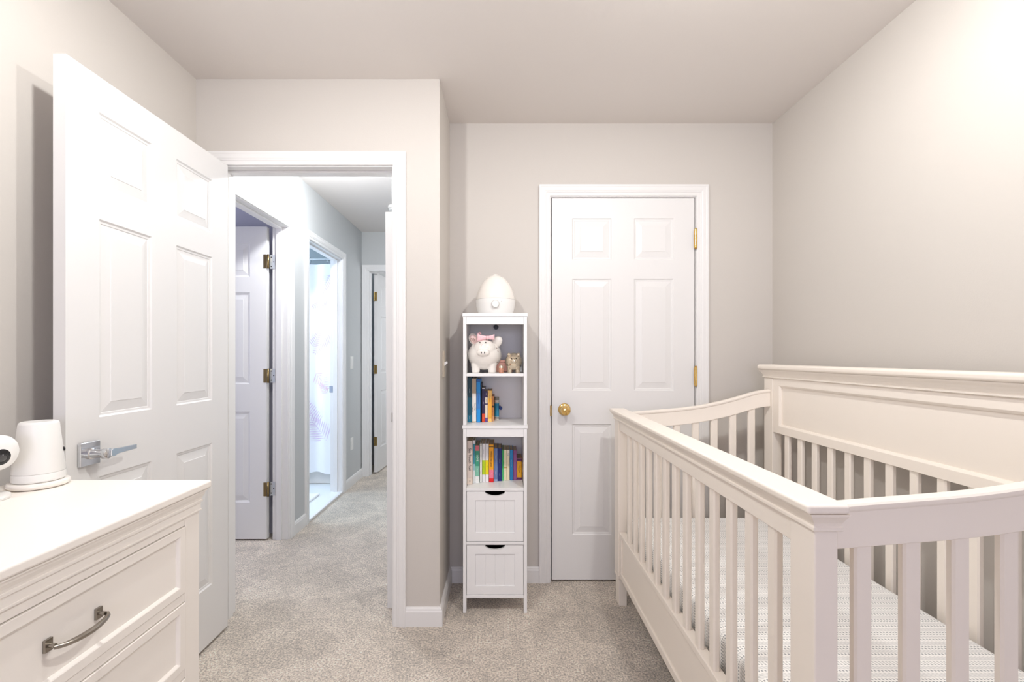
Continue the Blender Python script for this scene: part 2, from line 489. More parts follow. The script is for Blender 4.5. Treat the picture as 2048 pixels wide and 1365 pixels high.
# local frame of door1: world = (-1.213 - ly, 1.291 + lx, 0.012 + z)
bx_l = lambda *a: box(*a)
rose_y, rose_z = 0.068, 0.906
lever = mk('lever_handle', boxes((rose_y - 0.033, rose_y + 0.033, -0.010, -0.0002, rose_z - 0.034, rose_z + 0.034)), M['chrome'], door1, bevel=0.002, local=True, label='chrome lever handle on a square plate')
nb = bmesh.new()
lathe(nb, [(0.017, -0.0102), (0.017, -0.016), (0.0135, -0.018), (0.0125, -0.044), (0.015, -0.048), (0.015, -0.062), (0.012, -0.064)], (rose_y, 0, rose_z), 24, 'Y')
auto(mk('neck', nb, M['chrome'], lever, local=True))
gb = bmesh.new()
pts = [(rose_y + 0.006, -0.055, 0.011, 0.010), (rose_y + 0.02, -0.056, 0.008, 0.0125), (rose_y + 0.04, -0.055, 0.0045, 0.0085), (rose_y + 0.112, -0.054, 0.0035, 0.0075)]
loft(gb, [[(x, y - a, rose_z - b), (x, y + a, rose_z - b), (x, y + a, rose_z + b), (x, y - a, rose_z + b)] for x, y, a, b in pts])
mk('lever', gb, M['chrome'], lever, local=True, bevel=0.0022, seg=3)
mk('latch_plate', box(-0.0012, -0.0001, 0.006, 0.029, rose_z - 0.03, rose_z + 0.03), M['chrome'], door1, local=True, label='chrome latch plate on the door edge')
# handle on the far face
bb = boxes((rose_y - 0.033, rose_y + 0.033, 0.0352, 0.045, rose_z - 0.034, rose_z + 0.034), (rose_y - 0.008, rose_y + 0.11, 0.072, 0.080, rose_z - 0.008, rose_z + 0.008))
lathe(bb, [(0.012, 0.0455), (0.012, 0.0718)], (rose_y, 0, rose_z), 20, 'Y')
mk('lever_handle', bb, M['chrome'], door1, bevel=0.001, local=True)
for hz in (0.25, 1.06, 1.82):
    hb = bmesh.new(); lathe(hb, [(0.006, hz - 0.045), (0.006, hz + 0.045)], (0.762 + 0.006, 0.041, 0), 16)
    mk('hinge', hb, M['chrome'], door1, local=True)

# door_2: closed closet door
door2 = door('door_2', 0.758, 2.030, (CL + 0.005, YB + 0.002, 0.012), 0, 'white six panel closet door, closed, with brass knob')
kz, kx = 0.906, 0.066
kb = bmesh.new()
lathe(kb, [(0.033, -0.0002), (0.033, -0.004), (0.028, -0.009), (0.013, -0.012), (0.011, -0.024), (0.014, -0.030), (0.0235, -0.040), (0.0265, -0.050), (0.024, -0.060), (0.012, -0.0645), (0.004, -0.0648)], (kx, 0, kz), 40, 'Y')
kn = auto(mk('door_knob', kb, M['brass'], door2, local=True, label='polished brass knob'), 35)
mk('thumb_turn', boxes((kx - 0.002, kx + 0.002, -0.072, -0.0649, kz - 0.009, kz + 0.009)), M['brass'], kn, local=True, bevel=0.001)
for hz in (1.825, 1.095, 0.25):
    z = hz - 0.012
    hb = bmesh.new()
    lathe(hb, [(0.003, z - 0.056), (0.0055, z - 0.053), (0.003, z - 0.050), (0.0075, z - 0.0495), (0.0075, z + 0.0495), (0.003, z + 0.050), (0.0055, z + 0.053), (0.003, z + 0.056)], (0.7615, -0.0095, 0), 16)
    hg = auto(mk('hinge', hb, M['brass'], door2, local=True, label='brass hinge barrel'))
    mk('hinge_leaf', box(0.7545, 0.762, -0.0018, -0.0002, z - 0.045, z + 0.045), M['brass'], hg, local=True)

# door_3: first hall doorway, slab opened square into the side room; hinge at its right edge
door3 = door('door_3', 0.755, 2.032, (-1.533 - 0.755, 3.022, 0.012), 0, 'white door opened into the side room off the hall')
for hz in (1.818, 1.074, 0.335):
    z = hz - 0.012
    hb = bmesh.new(); lathe(hb, [(0.0065, z - 0.046), (0.0065, z + 0.046)], (0.755 + 0.0085, 0.0025, 0), 16)
    hg = mk('hinge', hb, M['oldbrass'], door3, local=True, smooth=True, label='brass hinge with bright jamb leaf')
    poly = [(0.7345, z - 0.045), (0.756, z - 0.045), (0.756, z + 0.045), (0.7345, z + 0.045)]
    mk('hinge_leaf', prism(bmesh.new(), poly, -0.0018, -0.0003), M['oldbrass'], hg, local=True, bevel=0.0005)
    jl = mk('hinge_leaf', box(0.768, 0.80, 0.0185, 0.0203, z - 0.045, z + 0.045), M['silver'], hg, local=True, label='painted leaf on the jamb')
    sb = bmesh.new()
    for sx, sz in ((0.776, 0.03), (0.792, 0.0), (0.776, -0.03)):
        lathe(sb, [(0.0035, 0.0178), (0.0035, 0.0184)], (sx, 0, z + sz), 10, 'Y')
    mk('screws', sb, M['black'], hg, local=True)

# door_4: doorway at the hall end, opened into the far room
door4 = door('door_4', 0.70, 2.032, (-1.2755, HF + HW + 0.006, 0.014), math.radians(86.5), 'white door ajar at the far end of the hall')
for hz in (1.81, 1.065, 0.33):
    z = hz - 0.014
    hb = bmesh.new(); lathe(hb, [(0.0065, z - 0.046), (0.0065, z + 0.046)], (-0.0085, 0.032, 0), 12)
    hg = mk('hinge', hb, M['oldbrass'], door4, local=True, label='dark brass hinge')
    mk('hinge_leaf', box(-0.003, -0.0004, 0.004, 0.034, z - 0.045, z + 0.045), M['oldbrass'], hg, local=True)

# white panel standing just past the doorway casing, only its edge shows
fp = mk('folding_panel', box(0, 0.225, 0, 0.03, 0, 1.890), M['doorp'], None, bevel=0.002)
fp.location = (-0.548, 2.214, 0.0); fp.rotation_euler = (0, math.radians(-0.33), 0)
tag(fp, 'white panel edge showing just past the right side of the doorway', 'panel')

# ------------------------------------------------------------------ small wall fittings
def plate(name, axis, x, y, z, m, label, cat, toggle=None, w=0.07, h=0.115):
    t = thing(name, label, cat, (x, y, z))
    if axis == '+X':
        mk('cover_plate', box(x + 0.0003, x + 0.006, y - w / 2, y + w / 2, z - h / 2, z + h / 2), m, t, bevel=0.002)
        if toggle == 'toggle':
            tb = bmesh.new()
            loft(tb, [[(x + 0.0062, y - .005, z - .009), (x + 0.0062, y + .005, z - .009), (x + 0.0062, y + .005, z + .009), (x + 0.0062, y - .005, z + .009)],
                      [(x + 0.021, y - .004, z + .004), (x + 0.021, y + .004, z + .004), (x + 0.019, y + .004, z + .013), (x + 0.019, y - .004, z + .013)]])
            mk('toggle', tb, M['plastic'], t)
        elif toggle == 'rocker':
            mk('rocker', box(x + 0.0062, x + 0.009, y - 0.016, y + 0.016, z - 0.033, z + 0.033), M['plastic'], t, bevel=0.001)
        else:
            for dz in (-0.02, 0.02):
                mk('socket', box(x + 0.0062, x + 0.0085, y - 0.017, y + 0.017, z + dz - 0.014, z + dz + 0.014), M['plastic'], t, bevel=0.002)
    return t
plate('light_switch', '+X', XC, 2.205, 1.165, M['beigeplate'], 'almond toggle light switch on the short wall beside the bookcase', 'light switch', 'toggle', 0.07, 0.125)
plate('light_switch', '+X', XH, 4.33, 1.14, M['plastic'], 'white rocker light switch on the grey hall wall', 'light switch', 'rocker')
plate('wall_outlet', '+X', XH, 4.33, 0.385, M['plastic'], 'white power outlet low on the grey hall wall', 'outlet', 'socket')
sd = thing('smoke_detector', 'round white smoke detector on the hall ceiling', 'smoke detector', (-0.885, 3.85, ZC))
b = bmesh.new(); lathe(b, [(0.062, ZC - 0.0002), (0.062, ZC - 0.02), (0.052, ZC - 0.036), (0.03, ZC - 0.042)], (-0.885, 3.85, 0), 32)
auto(mk('housing', b, M['plastic'], sd))
b = bmesh.new(); lathe(b, [(0.0635, ZC - 0.021), (0.0635, ZC - 0.025)], (-0.885, 3.85, 0), 32)
mk('vent_ring', b, M['grille'], sd)

# ------------------------------------------------------------------ shower curtain, rod, bath mat
YCUR = 4.26
rod = thing('curtain_rod', 'pale curtain rod above the fern shower curtain', 'curtain rod', (-2.6, YCUR, 2.09))
b = bmesh.new(); tube(b, [(-3.69, YCUR, 2.09), (XH - HW - 0.003, YCUR, 2.09)], 0.012); mk('rod', b, M['chrome'], rod, smooth=True)
for i in range(9):
    x = -1.60 - 0.16 * i
    b = bmesh.new()
    tube(b, [(x, YCUR + 0.02 * math.sin(a), 2.078 + 0.027 * math.cos(a)) for a in (2 * PI * k / 16 for k in range(17))], 0.0016, 6)
    mk('ring', b, M['chrome'], rod, smooth=True)
def cury(x, z=1.0):
    return YCUR + 0.010 * math.sin(x * 21.0) + 0.004 * math.sin(x * 47.0 + z)
b = bmesh.new()
nx, nz = 90, 12
g = [[b.verts.new((-1.535 - 1.6 * i / nx, cury(-1.535 - 1.6 * i / nx, 0), 0.13 + 1.912 * j / nz - (0.01 * math.sin(i * 0.5) if j == 0 else 0))) for j in range(nz + 1)] for i in range(nx + 1)]
for i in range(nx):
    for j in range(nz):
        b.faces.new((g[i][j], g[i + 1][j], g[i + 1][j + 1], g[i][j + 1]))
def fern(bm, x, z, L, ang, mi, nleaf=11):
    dx, dz = math.cos(ang), math.sin(ang)
    def q(px, pz, w, a, ln):
        ca, sa = math.cos(a), math.sin(a)
        pts = [(px - sa * w * .2, pz + ca * w * .2), (px + ca * ln * .5 - sa * w, pz + sa * ln * .5 + ca * w), (px + ca * ln, pz + sa * ln), (px + ca * ln * .5 + sa * w, pz + sa * ln * .5 - ca * w), (px + sa * w * .2, pz - ca * w * .2)]
        f = bm.faces.new([bm.verts.new((a1, cury(a1, 0) - 0.002, b1)) for a1, b1 in pts]); f.material_index = mi
    for k in range(nleaf):
        s = (k + 0.5) / nleaf
        px, pz = x + dx * L * s, z + dz * L * s
        ln = L * 0.42 * (1 - s) ** 0.7 + 0.012
        for sg in (1, -1):
            q(px, pz, 0.0045, ang + sg * 0.95, ln)
    q(x, z, 0.002, ang, L)
for (x, z, L, a, mi, n) in ((-1.60, 0.42, 0.34, 2.25, 1, 13), (-1.59, 1.42, 0.24, 4.1, 1, 11), (-1.58, 1.95, 0.20, 4.3, 1, 9), (-1.71, 0.55, 0.26, 1.9, 1, 11), (-1.60, 0.86, 0.12, 2.3, 2, 7), (-1.72, 1.05, 0.2, 5.4, 2, 8), (-1.60, 1.72, 0.16, 3.6, 1, 8), (-1.74, 1.28, 0.16, 1.2, 1, 8),
                            (-1.95, 0.8, 0.3, 2.0, 1, 12), (-2.2, 1.3, 0.3, 1.2, 2, 12), (-2.5, 0.7, 0.3, 2.2, 1, 12), (-2.0, 1.6, 0.28, 4.2, 1, 12), (-2.75, 1.5, 0.3, 1.0, 2, 12)):
    fern(b, x, z, L, a, mi, n)
cur = mk('shower_curtain', b, [M['curtain'], M['fern'], M['fernpink']], smooth=True)
tag(cur, 'white shower curtain printed with lilac ferns in the bright bathroom', 'shower curtain')
b = box(-2.45, -1.56, 3.42, 3.97, 0.0145, 0.030)
o = mk('bath_mat', b, M['cotton'], bevel=0.007, seg=3); tag(o, 'white bath mat on the bathroom floor', 'bath mat')
bt = thing('bathtub', 'white bathtub behind the fern shower curtain', 'bathtub', (-2.6, 4.66, 0.0145))
mk('tub_apron', boxes((-3.69, XH - HW - 0.002, 4.32, 4.38, 0.0145, 0.40), (-3.69, XH - HW - 0.002, 4.94, 5.01, 0.0145, 0.40), (-3.69, -3.60, 4.38, 4.94, 0.0145, 0.40), (-1.62, XH - HW - 0.002, 4.38, 4.94, 0.0145, 0.40), (-3.60, -1.62, 4.38, 4.94, 0.0145, 0.08)), M['ceramic'], bt, bevel=0.008)

# ------------------------------------------------------------------ crib
XF = 0.556                       # outer face of the crib front
crib = thing('crib', 'ivory slatted baby crib against the right wall', 'crib', (0.95, 1.56, 0))
CM = M['crib']
YP0, YP1 = 0.828, 2.303          # near and far outer faces of the posts
def bar(w, d, z0, z1, x, y, flip):
    """one slat with eased long edges; flip: wide side along Y"""
    e2 = 0.004
    p = [(-w / 2 + e2, -d / 2), (w / 2 - e2, -d / 2), (w / 2, -d / 2 + e2), (w / 2, d / 2 - e2), (w / 2 - e2, d / 2), (-w / 2 + e2, d / 2), (-w / 2, d / 2 - e2), (-w / 2, -d / 2 + e2)]
    bm = bmesh.new()
    poly = [((x + b_, y + a) if flip else (x + a, y + b_)) for a, b_ in p]
    return prism(bm, poly, z0, z1, 'XY')
# front posts and feet
for y0, y1 in ((YP0, YP0 + 0.072), (YP1 - 0.072, YP1)):
    mk('post', box(XF, XF + 0.042, y0, y1, 0.145, 0.8915), CM, crib, bevel=0.003)
    f = mk('foot', box(XF + 0.004, XF + 0.042, y0 + 0.004, y1 - 0.004, 0.0, 0.125), CM, crib, bevel=0.002)
    b = bmesh.new()
    loft(b, [[(XF + 0.004, y0 + .004, .1252), (XF + .042, y0 + .004, .1252), (XF + .042, y1 - .004, .1252), (XF + .004, y1 - .004, .1252)],
             [(XF - 0.001, y0 - .001, .133), (XF + .043, y0 - .001, .133), (XF + .043, y1 + .001, .133), (XF - .001, y1 + .001, .133)],
             [(XF - 0.001, y0 - .001, .1445), (XF + .043, y0 - .001, .1445), (XF + .043, y1 + .001, .1445), (XF - .001, y1 + .001, .1445)]])
    mk('foot_collar', b, CM, f)
# crown: outline rings grow outward from the rail to the cap (ox, oy = overhang)
def crown(x0, x1, y0, y1, steps):
    bm = bmesh.new()
    loft(bm, [[(x0 - o, y0 - o, z), (x1 + o2, y0 - o, z), (x1 + o2, y1 + o, z), (x0 - o, y1 + o, z)] for z, o, o2 in steps])
    return bm
mk('top_rail_moulding', crown(XF, XF + 0.042, YP0, YP1, [(0.892, 0.004, 0.004), (0.8945, 0.006, 0.006), (0.899, 0.006, 0.006), (0.9015, 0.003, 0.003), (0.907, 0.005, 0.004), (0.914, 0.0095, 0.006), (0.920, 0.0145, 0.008), (0.9235, 0.016, 0.009), (0.9235, 0.0175, 0.01), (0.926, 0.0175, 0.01)]), CM, crib)
mk('top_rail_cap', box(XF - 0.024, XF + 0.052, YP0 - 0.018, YP1 + 0.015, 0.9262, 0.943), CM, crib, bevel=0.006, seg=4)
mk('top_rail', box(XF + 0.004, XF + 0.034, YP0 + 0.0725, YP1 - 0.0725, 0.846, 0.8915), CM, crib, bevel=0.002)
# lower front rail: framed board with a ledge
zl0, zl1 = 0.140, 0.358
y0, y1 = YP0 + 0.0725, YP1 - 0.0725
mk('lower_rail', boxes((XF + 0.012, XF + 0.030, y0, y1, zl0 + 0.03, zl1 - 0.02), (XF + 0.005, XF + 0.034, y0, y1, zl0, zl0 + 0.03), (XF + 0.003, XF + 0.036, y0, y1, zl1 - 0.022, zl1),
                       (XF + 0.005, XF + 0.033, y0, y0 + 0.03, zl0 + 0.03, zl1 - 0.022), (XF + 0.005, XF + 0.033, y1 - 0.03, y1, zl0 + 0.03, zl1 - 0.022)), CM, crib, bevel=0.003)
for k in range(13):
    yf = 0.994 + 0.0935 * k
    mk('slat', bar(0.031, 0.018, zl1 + 0.0003, 0.8457, XF + 0.018, yf - 0.0155, True), CM, crib)
# headboard
XHB = 1.295
for y0, y1 in ((YP0, YP0 + 0.072), (YP1 - 0.072, YP1)):
    mk('post', box(XHB, XHB + 0.045, y0, y1, 0.145, 1.0965), CM, crib, bevel=0.003)
    f = mk('foot', box(XHB, XHB + 0.041, y0 + 0.004, y1 - 0.004, 0.0, 0.1445), CM, crib, bevel=0.002)
mk('headboard_moulding', crown(XHB, XHB + 0.045, YP0, YP1, [(1.097, 0.003, 0.003), (1.0995, 0.005, 0.005), (1.104, 0.005, 0.005), (1.1065, 0.002, 0.002), (1.114, 0.005, 0.004), (1.123, 0.010, 0.006), (1.130, 0.016, 0.008), (1.133, 0.0175, 0.008), (1.136, 0.0195, 0.008)]), CM, crib)
mk('headboard_cap', box(XHB - 0.027, XHB + 0.058, YP0 - 0.022, YP1 + 0.018, 1.1362, 1.161), CM, crib, bevel=0.010, seg=5)
y0, y1 = YP0 + 0.0725, YP1 - 0.0725
zp0, zp1 = 0.838, 1.0965
b = boxes((XHB + 0.016, XHB + 0.030, y0, y1, zp0 + 0.01, zp1))
# bevelled frame around the recessed field
fr = 0.045
o4 = [(y0, zp0), (y1, zp0), (y1, zp1), (y0, zp1)]
i4 = [(y0 + fr, zp0 + fr - .01), (y1 - fr, zp0 + fr - .01), (y1 - fr, zp1 - fr + .012), (y0 + fr, zp1 - fr + .012)]
j4 = [(a + (0.008 if k in (0, 3) else -0.008), c + (0.008 if k < 2 else -0.008)) for k, (a, c) in enumerate(i4)]
loft(b, [[(XHB + 0.034, a, c) for a, c in o4], [(XHB + 0.003, a, c) for a, c in o4], [(XHB + 0.003, a, c) for a, c in i4], [(XHB + 0.010, a, c) for a, c in j4], [(XHB + 0.018, a, c) for a, c in j4]], cap=False)
mk('headboard_panel', b, CM, crib, bevel=0.0015, seg=2)
mk('headboard_lower_rail', box(XHB + 0.004, XHB + 0.034, y0, y1, 0.20, 0.30), CM, crib, bevel=0.003)
for k in range(13):
    yf = 2.152 - 0.0942 * k
    mk('slat', bar(0.031, 0.018, 0.3003, zp0 - 0.0003, XHB + 0.017, yf - 0.0155, True), CM, crib)
# curved end rails
ctrl = [(0.5985, 0.928), (0.663, 0.934), (0.75, 0.9405), (0.84, 0.9475), (0.923, 0.957), (1.0, 0.970), (1.089, 0.990), (1.165, 1.012), (1.225, 1.031), (1.262, 1.039), (1.2945, 1.041)]
def zc(x):
    for (a, za), (c, zb) in zip(ctrl, ctrl[1:]):
        if x <= c + 1e-6:
            t = (x - a) / (c - a)
            return za + (zb - za) * t
    return ctrl[-1][1]
def zs(x):
    return sum(zc(min(max(x + d, 0.5985), 1.2945)) for d in (-0.04, -0.02, 0, 0.02, 0.04)) / 5
RP = [(-0.012, -0.081), (-0.0135, -0.0795), (-0.0135, -0.070), (-0.0125, -0.067), (-0.0125, -0.0155), (-0.0145, -0.0135), (-0.016, -0.010), (-0.0155, -0.004), (-0.0125, -0.0005), (-0.006, 0.0)]
RP = RP + [(-a, c) for a, c in reversed(RP)]
for yc in (0.866, 2.262):
    b = bmesh.new()
    n = 40
    rings = []
    for i in range(n + 1):
        x = 0.5985 + (1.2945 - 0.5985) * i / n
        rings.append([(x, yc + p, zs(x) + q) for p, q in RP])
    loft(b, rings)
    auto(mk('end_rail', b, CM, crib), 30)
    mk('end_lower_rail', box(XF + 0.0425, XHB - 0.0005, yc - 0.012, yc + 0.012, 0.20, 0.30), CM, crib, bevel=0.003)
    for k in range(7):
        xr = 0.683 + 0.0905 * k
        x = xr - 0.0165
        mk('slat', bar(0.033, 0.018, 0.3003, zs(x) - 0.0775, x, yc, False), CM, crib)
mk('mattress_support', box(XF + 0.043, XHB - 0.001, 0.90, 2.23, 0.285, 0.298), M['grille'], crib)
mt = thing('crib_mattress', 'crib mattress in a white sheet with grey dash rows', 'mattress', (0.95, 1.56, 0.2985))
mk('fitted_sheet', box(0.607, 1.285, 0.915, 2.225, 0.2985, 0.436), M['sheet'], mt, bevel=0.028, seg=6)

# ------------------------------------------------------------------ bookcase
BX0, BX1, BY0, BY1 = -0.185, 0.115, 2.176, 2.457
SM = M['shelf']
bc = thing('bookcase', 'narrow white shelf tower with two drawers beside the closet door', 'bookcase', (-0.035, 2.32, 0))
mk('top_board', box(BX0 - 0.003, BX1 + 0.003, BY0 - 0.003, BY1, 1.388, 1.403), SM, bc, bevel=0.0012)
PW = 0.0155
for x0 in (BX0, BX1 - PW):
    mk('side_panel', box(x0 + 0.002, x0 + PW - 0.002, BY0 + 0.0325, BY1 - 0.0305, 0.068, 1.3875), SM, bc)
    for y0 in (BY0, BY1 - 0.03):
        mk('leg', boxes((x0, x0 + PW, y0, y0 + (0.032 if y0 == BY0 else 0.03), 0.0, 0.8625), (x0, x0 + PW, y0, y0 + (0.032 if y0 == BY0 else 0.03), 0.878, 1.3875)), SM, bc, bevel=0.001, seg=1)
ix0, ix1 = BX0 + PW + 0.0003, BX1 - PW - 0.0003
mk('back_panel', box(ix0, ix1, BY1 - 0.012, BY1 - 0.006, 0.068, 1.3875), SM, bc)
mk('top_rail', box(ix0, ix1, BY0 + 0.001, BY0 + 0.016, 1.351, 1.3875), SM, bc, bevel=0.001, seg=1)
mk('shelf', box(ix0, ix1, BY0 + 0.001, BY1 - 0.013, 1.107, 1.121), SM, bc, bevel=0.001, seg=1)
mk('middle_board', box(BX0 - 0.003, BX1 + 0.003, BY0 - 0.003, BY1, 0.863, 0.8775), SM, bc, bevel=0.0012)
mk('middle_rail', box(ix0, ix1, BY0 + 0.001, BY0 + 0.016, 0.824, 0.8625), SM, bc, bevel=0.001, seg=1)
mk('shelf', box(ix0, ix1, BY0 + 0.001, BY1 - 0.013, 0.570, 0.583), SM, bc, bevel=0.001, seg=1)
mk('drawer_divider', box(ix0, ix1, BY0 + 0.001, BY1 - 0.013, 0.318, 0.332), SM, bc, bevel=0.001, seg=1)
mk('bottom_board', box(ix0, ix1, BY0 + 0.001, BY1 - 0.013, 0.068, 0.0815), SM, bc, bevel=0.001, seg=1)
b = bmesh.new(); lathe(b, [(0.013, 0), (0.013, 0.006), (0.007, 0.0062), (0.007, 0.010)], (-0.034, BY1 - 0.0235, 1.354), 20, 'Y')
mk('wall_anchor', b, M['black'], bc, label='black anchor knob under the top')
for z0, z1 in ((0.0845, 0.3155), (0.3345, 0.5675)):
    dx0, dx1 = ix0 + 0.0018, ix1 - 0.0018
    xm = (dx0 + dx1) / 2
    dr = mk('drawer', boxes((dx0 + 0.004, dx0 + 0.014, BY0 + 0.019, BY1 - 0.02, z0 + 0.01, z1 - 0.03), (dx1 - 0.014, dx1 - 0.004, BY0 + 0.019, BY1 - 0.02, z0 + 0.01, z1 - 0.03),
                            (dx0 + 0.014, dx1 - 0.014, BY0 + 0.019, BY1 - 0.02, z0 + 0.01, z0 + 0.016), (dx0 + 0.014, dx1 - 0.014, BY1 - 0.03, BY1 - 0.02, z0 + 0.016, z1 - 0.03)), M['black'], bc, label='drawer box coloured black for the shade inside')  # black box colour stands in for the shade behind the cutout
    xa, xb, za, zb = dx0 + 0.0405, dx1 - 0.0395, z0 + 0.039, z1 - 0.041
    arc = [(xm + 0.0475 * math.cos(a), z1 - 0.0215 * math.sin(a)) for a in (PI * k / 20 for k in range(21))]
    b = bmesh.new()
    prism(b, [(dx0, zb), (dx1, zb), (dx1, z1)] + arc + [(dx0, z1)], BY0 + 0.003, BY0 + 0.018)
    bx(b, dx0, dx1, BY0 + 0.003, BY0 + 0.018, z0, za)
    bx(b, dx0, xa, BY0 + 0.003, BY0 + 0.018, za, zb)
    bx(b, xb, dx1, BY0 + 0.003, BY0 + 0.018, za, zb)
    fr_ = mk('drawer_front', b, SM, dr)
    b = bmesh.new()
    wq = (xb - xa) / 4
    for q in range(4):
        c0, c1 = xa + q * wq, xa + (q + 1) * wq
        prism(b, [(c0, BY0 + 0.017), (c0, BY0 + 0.0085), (c0 + 0.0012, BY0 + 0.007), (c1 - 0.0012, BY0 + 0.007), (c1, BY0 + 0.0085), (c1, BY0 + 0.017)], za, zb, 'XY')
    mk('tongue_and_groove_panel', b, SM, dr)

# humidifier on top
hm = thing('humidifier', 'white egg shaped humidifier on top of the shelf tower', 'humidifier', (-0.035, 2.315, 1.4035))
c = (-0.035, 2.315, 1.4035)
b = bmesh.new(); lathe(b, [(0.07, 0), (0.080, 0.001), (0.085, 0.006), (0.091, 0.022), (0.0965, 0.045), (0.0985, 0.068), (0.0980, 0.0765), (0.0945, 0.0766)], c, 64); auto(mk('water_base', b, M['plastic'], hm))
b = bmesh.new(); lathe(b, [(0.0945, 0.0772), (0.0972, 0.0774), (0.0955, 0.092), (0.0905, 0.112), (0.083, 0.132), (0.0725, 0.152), (0.060, 0.170), (0.046, 0.184), (0.031, 0.194), (0.018, 0.1995), (0.013, 0.200), (0.012, 0.2035), (0.002, 0.2045)], c, 64); auto(mk('mist_tank', b, M['ceramic'], hm))
b = bmesh.new(); lathe(b, [(0.0165, 0.012), (0.0165, -0.006), (0.0155, -0.009), (0.012, -0.010)], (-0.034, 2.2175, 1.451), 32, 'Y'); auto(mk('dial', b, M['plastic'], hm))
b = bmesh.new(); lathe(b, [(0.0200, 0.012), (0.0200, -0.0022)], (-0.034, 2.2175, 1.451), 32, 'Y'); mk('dial_ring', b, M['grille'], hm)
b = bmesh.new(); ball(b, (-0.006, 2.2196, 1.4645), 0.0016, 8); mk('indicator_dot', b, M['grille'], hm)

# ---------------------------------------------------------------- piggy banks and trinkets on the top shelf
ZS1 = 1.1212
pg = thing('piggy_bank', 'large cream ceramic piggy bank with pink bow', 'piggy bank', (-0.090, 2.285, ZS1))
pc = Vector((-0.088, 2.285, ZS1 + 0.087))
b = bmesh.new()
ball(b, pc, (0.083, 0.086, 0.075), 40)
ball(b, pc + Vector((0.001, -0.040, 0.024)), (0.056, 0.048, 0.052), 24)
ball(b, pc + Vector((-0.0035, -0.086, 0.011)), (0.031, 0.012, 0.0185), 28)
for sx in (-1, 1):
    lathe(b, [(0.024, 0.045), (0.0205, 0.022), (0.0205, 0.006), (0.0185, 0.0)], (pc.x + sx * 0.040 - 0.002, 2.252, ZS1), 24)
    lathe(b, [(0.024, 0.045), (0.0205, 0.022), (0.0205, 0.006), (0.0185, 0.0)], (pc.x + sx * 0.041 - 0.004, 2.335, ZS1), 24)
body = mk('body', b, M['ceramic'], pg)
r = body.modifiers.new('remesh', 'REMESH'); r.mode = 'VOXEL'; r.voxel_size = 0.0028; r.use_smooth_shade = True
s = body.modifiers.new('smooth', 'SMOOTH'); s.factor = 0.6; s.iterations = 8
def ear(cx, cz, tilt, m, inner=None):
    rot = Matrix.Rotation(tilt, 3, 'Y') @ Matrix.Rotation(0.25, 3, 'X')
    b = bmesh.new(); ball(b, (cx, pc.y - 0.028, cz), (0.023, 0.009, 0.031), 28, rot)
    eo = mk('ear', b, m, pg, smooth=True)
    if inner:
        b = bmesh.new(); ball(b, (cx, pc.y - 0.034, cz - 0.001), (0.017, 0.006, 0.0245), 24, rot)
        mk('ear_lining', b, inner, eo, smooth=True)
    return eo
el = ear(-0.140, ZS1 + 0.163, -0.45, M['ceramic'], M['blush'])
ear(-0.026, ZS1 + 0.150, 0.55, M['ceramic'])
# painted squiggle in the left ear
b = bmesh.new()
tube(b, [(-0.149 + 0.006 * math.cos(t), pc.y - 0.0425, ZS1 + 0.160 + 0.0065 * math.sin(t)) for t in (k * PI / 6 for k in range(13))], 0.0008, 6)
tube(b, [(-0.139, pc.y - 0.0425, ZS1 + 0.168), (-0.136, pc.y - 0.0425, ZS1 + 0.157), (-0.1385, pc.y - 0.0425, ZS1 + 0.152)], 0.0009, 6)
mk('painted_mark', b, M['brownink'], el, smooth=True)
# bow: two folded loops and a knot
bow = bmesh.new()
def loop(xa, za0, za1, xb, zb0, zb1, ya, yb):
    rings = []
    for k in range(9):
        t = k / 8
        x = xa + (xb - xa) * t; z0 = za0 + (zb0 - za0) * t; z1 = za1 + (zb1 - za1) * t
        y = ya + (yb - ya) * t; th = 0.003 + 0.006 * math.sin(PI * min(1, t * 0.9 + 0.1))
        zm, hh = (z0 + z1) / 2, (z1 - z0) / 2
        rings.append([(x, y + th * math.cos(q), zm + hh * (abs(math.sin(q)) ** 0.6) * (1 if math.sin(q) >= 0 else -1)) for q in (2 * PI * j / 20 for j in range(20))])
    loft(bow, rings)
loop(-0.074, ZS1 + 0.162, ZS1 + 0.177, -0.121, ZS1 + 0.150, ZS1 + 0.187, pc.y - 0.058, pc.y - 0.064)
loop(-0.072, ZS1 + 0.162, ZS1 + 0.177, -0.038, ZS1 + 0.158, ZS1 + 0.186, pc.y - 0.058, pc.y - 0.056)
ball(bow, (-0.073, pc.y - 0.062, ZS1 + 0.169), (0.0065, 0.009, 0.0105), 18)
tube(bow, [(-0.112, pc.y - 0.052, ZS1 + 0.180), (-0.118, pc.y - 0.052, ZS1 + 0.191), (-0.110, pc.y - 0.052, ZS1 + 0.197), (-0.104, pc.y - 0.052, ZS1 + 0.186)], [0.005, 0.006, 0.0055, 0.004], 12)
mk('bow', bow, M['pink'], pg, smooth=True, label='glossy pink bow')
for ex in (-0.107, -0.0795):
    b = bmesh.new(); ball(b, (ex, pc.y - 0.0800, ZS1 + 0.1455), (0.0032, 0.003, 0.003), 14); mk('eye', b, M['black'], pg, smooth=True)
for ex in (-0.0995, -0.0845):
    b = bmesh.new(); ball(b, (ex, pc.y - 0.1015, ZS1 + 0.098), (0.0022, 0.003, 0.0048), 14); mk('nostril', b, M['black'], pg, smooth=True)
b = bmesh.new()
tube(b, [(-0.100, pc.y - 0.0875, ZS1 + 0.1385), (-0.094, pc.y - 0.0885, ZS1 + 0.1355), (-0.099, pc.y - 0.0895, ZS1 + 0.1325), (-0.0925, pc.y - 0.0905, ZS1 + 0.130)], 0.0009, 6)
mk('painted_curl', b, M['pink'], pg, smooth=True)
